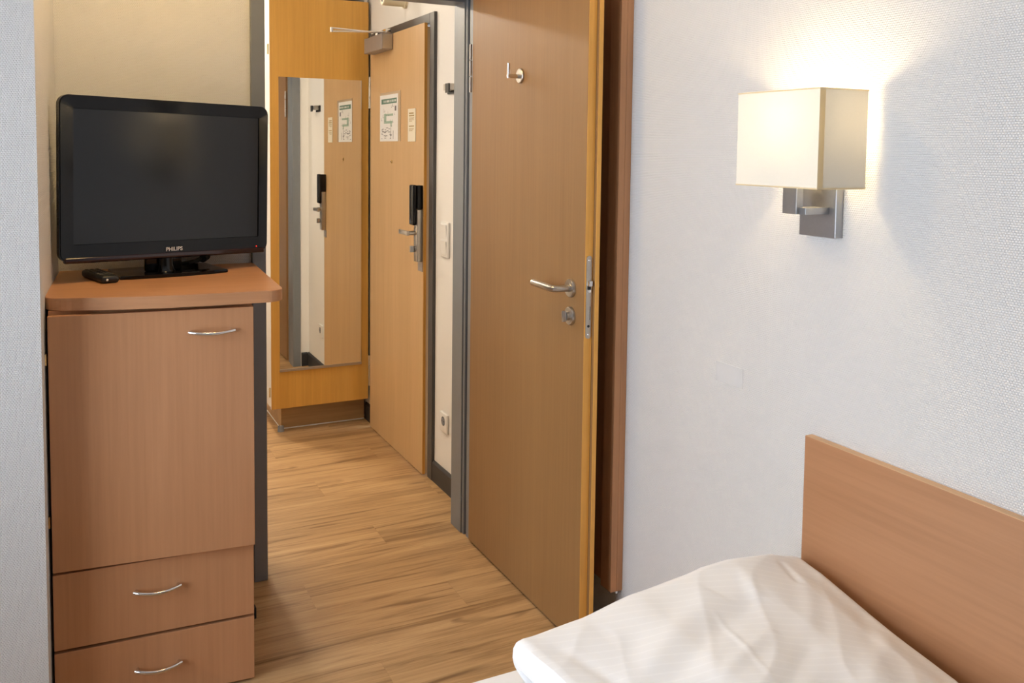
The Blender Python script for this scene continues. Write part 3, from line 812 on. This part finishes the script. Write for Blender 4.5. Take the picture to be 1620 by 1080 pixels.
# stand
ST = Matrix.Translation((0.0, 0.045, 0)) @ Matrix.Rotation(math.radians(-8), 4, 'Z')
bm = NB()
base = []
for i in range(13):
    t = i / 12; base.append((-0.140 + 0.302 * t, -0.085 - 0.016 * math.sin(math.pi * t)))
base += [(0.154, 0.10), (-0.132, 0.10)]
add_prism(bm, base, 0, 0.010, 0.003, 2, ST); obj('stand_base', bm, 'gloss_black', tv, smooth=True)
bm = NB(); add_lathe(bm, [(0.030, 0.010), (0.026, 0.016), (0.022, 0.030), (0.022, 0.085)], (-0.004, 0.025, 0), (0, 0, 1), 32)
add_box(bm, -0.058, 0.050, 0.030, 0.046, 0.010, 0.080, 0.004)
obj('stand_neck', bm, 'gloss_black', tv, smooth=True)
bm = NB(); add_tube(bm, [(0.06, 0.10, 0.016), (0.09, 0.075, 0.020), (0.125, 0.09, 0.022), (0.16, 0.12, 0.030), (0.15, 0.16, 0.012), (0.10, 0.17, 0.006)], 0.006, 10)
add_lathe(bm, [(0.012, 0), (0.012, 0.035)], (0.145, 0.098, 0.026), (0.7, 0.7, 0.12), 14)
obj('cable', bm, 'rubber', tv, smooth=True)

# remote control
rm = thing('remote_control', 'black remote control lying on the cabinet left of the television stand', 'remote control', (0.068, 2.705, 1.0672), math.radians(196))
bm = NB(); add_box(bm, -0.0235, 0.0235, -0.088, 0.088, 0.0, 0.021, 0.008, 3); obj('remote_body', bm, 'black_plastic', rm, smooth=True)
for r_ in range(7):
    for c_ in range(3):
        bm = NB(); add_box(bm, -0.014 + c_ * 0.014 - 0.0045, -0.014 + c_ * 0.014 + 0.0045, -0.068 + r_ * 0.019 - 0.005, -0.068 + r_ * 0.019 + 0.005, 0.0205, 0.0228, 0.001, 1)
        obj('button', bm, 'button', rm)
bm = NB(); add_lathe(bm, [(0.0032, 0), (0.0022, 0.0018)], (0.009, 0.088, 0.010), (0, 1, 0), 12); obj('infrared_lens', bm, 'white_plastic', rm, smooth=True)

# ------------------------------------------------------------------ wall lamp
LX0, LX1, LY0, LY1, LZ0, LZ1 = 1.299, 1.430, 1.273, 1.507, 1.372, 1.570
wl = thing('wall_lamp', 'lit cream box shade wall lamp above the bed', 'lamp', (XR, 1.39, 1.37))
W2 = lambda x: x - XR
Y2 = lambda y: y - 1.39
Z2 = lambda z: z - 1.37
bm = NB(); add_box(bm, -0.0215, -0.0002, -0.0545, 0.0475, -0.104, 0.02, 0.001); obj('back_plate', bm, 'nickel', wl)
bm = NB()
add_box(bm, W2(1.352), -0.022, -0.036, 0.006, -0.0545, -0.0405, 0.0005)
add_box(bm, W2(1.344), W2(1.362), -0.018, 0.022, -0.0545, 0.090, 0.0005)
obj('arm', bm, 'nickel', wl)
bm = NB(); add_box(bm, W2(1.3622), W2(1.400), -0.017, 0.006, 0.080, 0.0895, 0.0005); obj('holder_bracket', bm, 'nickel', wl)
lathe('lamp_holder', 'white_plastic', wl, [(0.013, 0.090), (0.013, 0.115)], (W2(1.386), -0.012, 0), (0, 0, 1), 20)
M['bulb'].node_tree.nodes['Principled BSDF'].inputs['Emission Strength'].default_value = BULB_W
lathe('bulb', 'bulb', wl, [(0.010, 0.115), (0.019, 0.128), (0.0235, 0.143), (0.0215, 0.158), (0.012, 0.170), (0.004, 0.173)], (W2(1.386), -0.012, 0), (0, 0, 1), 24)
x0, x1, y0, y1, z0, z1 = W2(LX0), W2(LX1), Y2(LY0), Y2(LY1), Z2(LZ0), Z2(LZ1)
bm = NB()
T = 0.0014
def walls(bm, x0, x1, y0, y1, z0, z1, t):
    o = [(x0, y0), (x1, y0), (x1, y1), (x0, y1)]; i_ = [(x0 + t, y0 + t), (x1 - t, y0 + t), (x1 - t, y1 - t), (x0 + t, y1 - t)]
    V = lambda P, z: [bm.verts.new((x, y, z)) for x, y in P]
    a, b, c, d = V(o, z0), V(o, z1), V(i_, z0), V(i_, z1)
    for k in range(4):
        j = (k + 1) % 4
        bm.faces.new((a[k], a[j], b[j], b[k])); bm.faces.new((c[j], c[k], d[k], d[j])); bm.faces.new((b[k], b[j], d[j], d[k])); bm.faces.new((a[j], a[k], c[k], c[j]))
# a single layer of cloth, so that the bulb glows through it
o4 = [(x0, y0), (x1, y0), (x1, y1), (x0, y1)]
a = [bm.verts.new((x, y, z0)) for x, y in o4]; b = [bm.verts.new((x, y, z1)) for x, y in o4]
for k in (0, 2, 3): bm.faces.new((a[k], a[(k + 1) % 4], b[(k + 1) % 4], b[k]))     # open towards the wall
sh = obj('lamp_shade', bm, 'shade', wl)
def rim(name, za, zb):
    b = NB(); e = 0.0009
    q = [(x0 - e, y0 - e), (x1 + e, y0 - e), (x1 + e, y1 + e), (x0 - e, y1 + e)]
    A = [b.verts.new((x, y, za)) for x, y in q]; B = [b.verts.new((x, y, zb)) for x, y in q]
    for k in (0, 2, 3): b.faces.new((A[k], A[(k + 1) % 4], B[(k + 1) % 4], B[k]))
    return obj(name, b, 'band', sh)
rim('shade_rim', z1 - 0.0025, z1 + 0.0005); rim('shade_rim', z0 - 0.0005, z0 + 0.0025)
bm = NB()
bm.faces.new([bm.verts.new(p) for p in ((x0 + 0.0004, y0 - 0.0006, z0 + 0.003), (x0 + 0.0145, y0 - 0.0006, z0 + 0.003), (x0 + 0.0145, y0 - 0.0006, z1 - 0.003), (x0 + 0.0004, y0 - 0.0006, z1 - 0.003))])
obj('seam_band', bm, 'band', sh)
bm = NB(); add_tube(bm, [(W2(1.355), y0 + 0.002, z0 + 0.035), (W2(1.355), y1 - 0.002, z0 + 0.035)], 0.0018, 8); obj('shade_carrier', bm, 'nickel', sh)

# ------------------------------------------------------------------ bed
bd = thing('bed', 'single bed with plain beech headboard against the right wall', 'bed', (XR, 1.39, 0))
bm = NB(); add_box(bm, -0.020, -0.0005, -1.02, 0.011, 0.18, 0.829, 0.0008); obj('headboard', bm, 'beech_y', bd)
box('headboard_edge', 'edge_light', bd, -0.0196, -0.0009, -1.019, 0.010, 0.829, 0.8302)
for yv in (0.082, -0.930): box('side_rail', 'beech_x', bd, -2.02, -0.021, yv - 0.022, yv, 0.15, 0.27, 0.002)
box('foot_rail', 'beech_y', bd, -2.045, -2.021, -0.952, 0.082, 0.15, 0.27, 0.002)
for xv in (-1.96, -0.12):
    for yv in (-0.075, -0.90): box('leg', 'beech', bd, xv - 0.025, xv + 0.025, yv - 0.025, yv + 0.025, 0.0, 0.254, 0.003)
box('slatted_base', 'beech_y', bd, -2.015, -0.025, -0.929, 0.059, 0.255, 0.275)
# mattress in its fitted sheet
def pillowy(bm, x0, x1, y0, y1, z0, z1, r, nx, ny, top=None, wob=0.0):
    """soft slab: rolled edges (half ellipses), top height from a function"""
    def roll(t, lo, hi, rx, n):
        # t in [0, n]; returns coordinate, fraction of the height (0 underside .. 1 top)
        k = 8
        if t <= k:
            a = math.pi * t / k - math.pi / 2
            return lo + rx * (1 - math.cos(a)), 0.5 + 0.5 * math.sin(a)
        if t >= n - k:
            a = math.pi * (n - t) / k - math.pi / 2
            return hi - rx * (1 - math.cos(a)), 0.5 + 0.5 * math.sin(a)
        f = (t - k) / (n - 2 * k); return lo + rx + (hi - lo - 2 * rx) * f, 1.0
    G = []
    for i in range(nx + 1):
        rowv = []
        X, fx = roll(i, x0, x1, r[0], nx)
        for j in range(ny + 1):
            Y, fy = roll(j, y0, y1, r[1], ny)
            zt = top(X, Y) if top else z1
            f = min(fx, fy) if min(fx, fy) < 0.999 else 1.0
            f = fx * fy
            z = z0 + (zt - z0) * f
            rowv.append(bm.verts.new((X, Y, z)))
        G.append(rowv)
    for i in range(nx):
        for j in range(ny): bm.faces.new((G[i][j], G[i + 1][j], G[i + 1][j + 1], G[i][j + 1]))
    return G
bm = NB()
def mtop(X, Y): return 0.452 + 0.006 * noise.noise(Vector((X * 3, Y * 3, 4))) - 0.012 * max(0, 0.75 - X)
pillowy(bm, -0.58, 1.416, 0.455, 1.474, 0.276, 0.455, (0.03, 0.028), 60, 44, mtop)
bmesh.ops.contextual_create(bm, geom=[e for e in bm.edges if e.is_boundary])
ma = obj('mattress', bm, 'sheet', smooth=True); tag(ma, 'mattress under a smooth white sheet on the bed', 'mattress')
# duvet: thick folded quilt with rolled ends
import bisect
PX = [(0.66, 0.548), (0.74, 0.553), (0.85, 0.563), (0.97, 0.590), (1.08, 0.600), (1.20, 0.606), (1.30, 0.596), (1.37, 0.582), (1.42, 0.572)]
def lerp(P, x):
    if x <= P[0][0]: return P[0][1]
    for (a, va), (b, vb) in zip(P, P[1:]):
        if x <= b:
            t = (x - a) / (b - a); t = t * t * (3 - 2 * t) * 0.4 + t * 0.6
            return va + (vb - va) * t
    return P[-1][1]
def seg_ridge(X, Y, a, b, wdt, h):
    p = Vector((X, Y)); A = Vector(a); B = Vector(b); d = B - A
    t = (p - A).dot(d) / d.length_squared; tc = max(0, min(1, t))
    q = (p - (A + d * tc)).length
    return h * math.exp(-(q / wdt) ** 2) * (math.sin(math.pi * min(1, max(0, tc))) ** 0.4 if 0 < tc < 1 else 0)
CREASE = [((1.060, 1.262), (1.020, 1.05), 0.005, 0.0016), ((0.80, 1.18), (1.10, 1.30), 0.030, 0.006), ((0.86, 1.14), (1.17, 1.26), 0.024, -0.004),
          ((1.33, 1.30), (1.16, 1.10), 0.020, 0.0035), ((1.38, 1.20), (1.22, 1.00), 0.020, -0.003), ((1.20, 1.345), (1.16, 1.25), 0.014, 0.003),
          ((1.36, 1.12), (1.12, 0.95), 0.022, 0.004), ((0.76, 1.34), (0.83, 1.05), 0.014, -0.003), ((1.31, 1.355), (1.29, 1.27), 0.009, -0.005),
          ((0.94, 1.10), (1.12, 1.17), 0.014, 0.003), ((1.00, 1.02), (1.24, 1.16), 0.018, -0.003)]
def dtop(X, Y):
    z = lerp(PX, X)
    z -= 0.12 * max(0, 1.36 - Y) * (0.45 + 0.75 * max(0, min(1, (X - 0.9) / 0.45)))
    z += 0.008 * noise.noise(Vector((X * 4.5, Y * 4.5, 0.3))) + 0.0025 * noise.noise(Vector((X * 14 + 3, Y * 11, 1.7)))
    rdg = 1 - abs(noise.noise(Vector((X * 7 - Y * 5, X * 2.2 + Y * 3.2, 2.1))))
    z += 0.003 * (rdg ** 4 - 0.4)
    for a, b, wdt, h in CREASE: z += seg_ridge(X, Y, a, b, wdt, h)
    return z
bm = NB()
G = pillowy(bm, 0.700, 1.410, 0.47, 1.412, 0.462, 0.57, (0.030, 0.038), 150, 190, dtop)
# the rolled edges wander a little, the left end slants away towards us
for v in bm.verts:
    x, y, z = v.co
    k = max(0, min(1, (0.95 - x) / 0.25))
    v.co.x += k * max(0, (0.545 - z) / 0.083) * 0.030
    v.co.x += k * (0.10 * (1.412 - y) + 0.008 * noise.noise(Vector((y * 7, 3, z * 8))))
    k2 = max(0, min(1, (y - 1.30) / 0.10)); v.co.y += k2 * 0.007 * noise.noise(Vector((x * 5, 1, 8)))
    k3 = max(0, min(1, (x - 1.30) / 0.10)); v.co.x -= k3 * max(0, 1.40 - y) * 0.05
bmesh.ops.contextual_create(bm, geom=[e for e in bm.edges if e.is_boundary])
dv = obj('duvet', bm, 'linen', smooth=True); tag(dv, 'thick white striped satin duvet folded on the bed', 'duvet')
for p_ in dv.data.polygons: p_.use_smooth = True
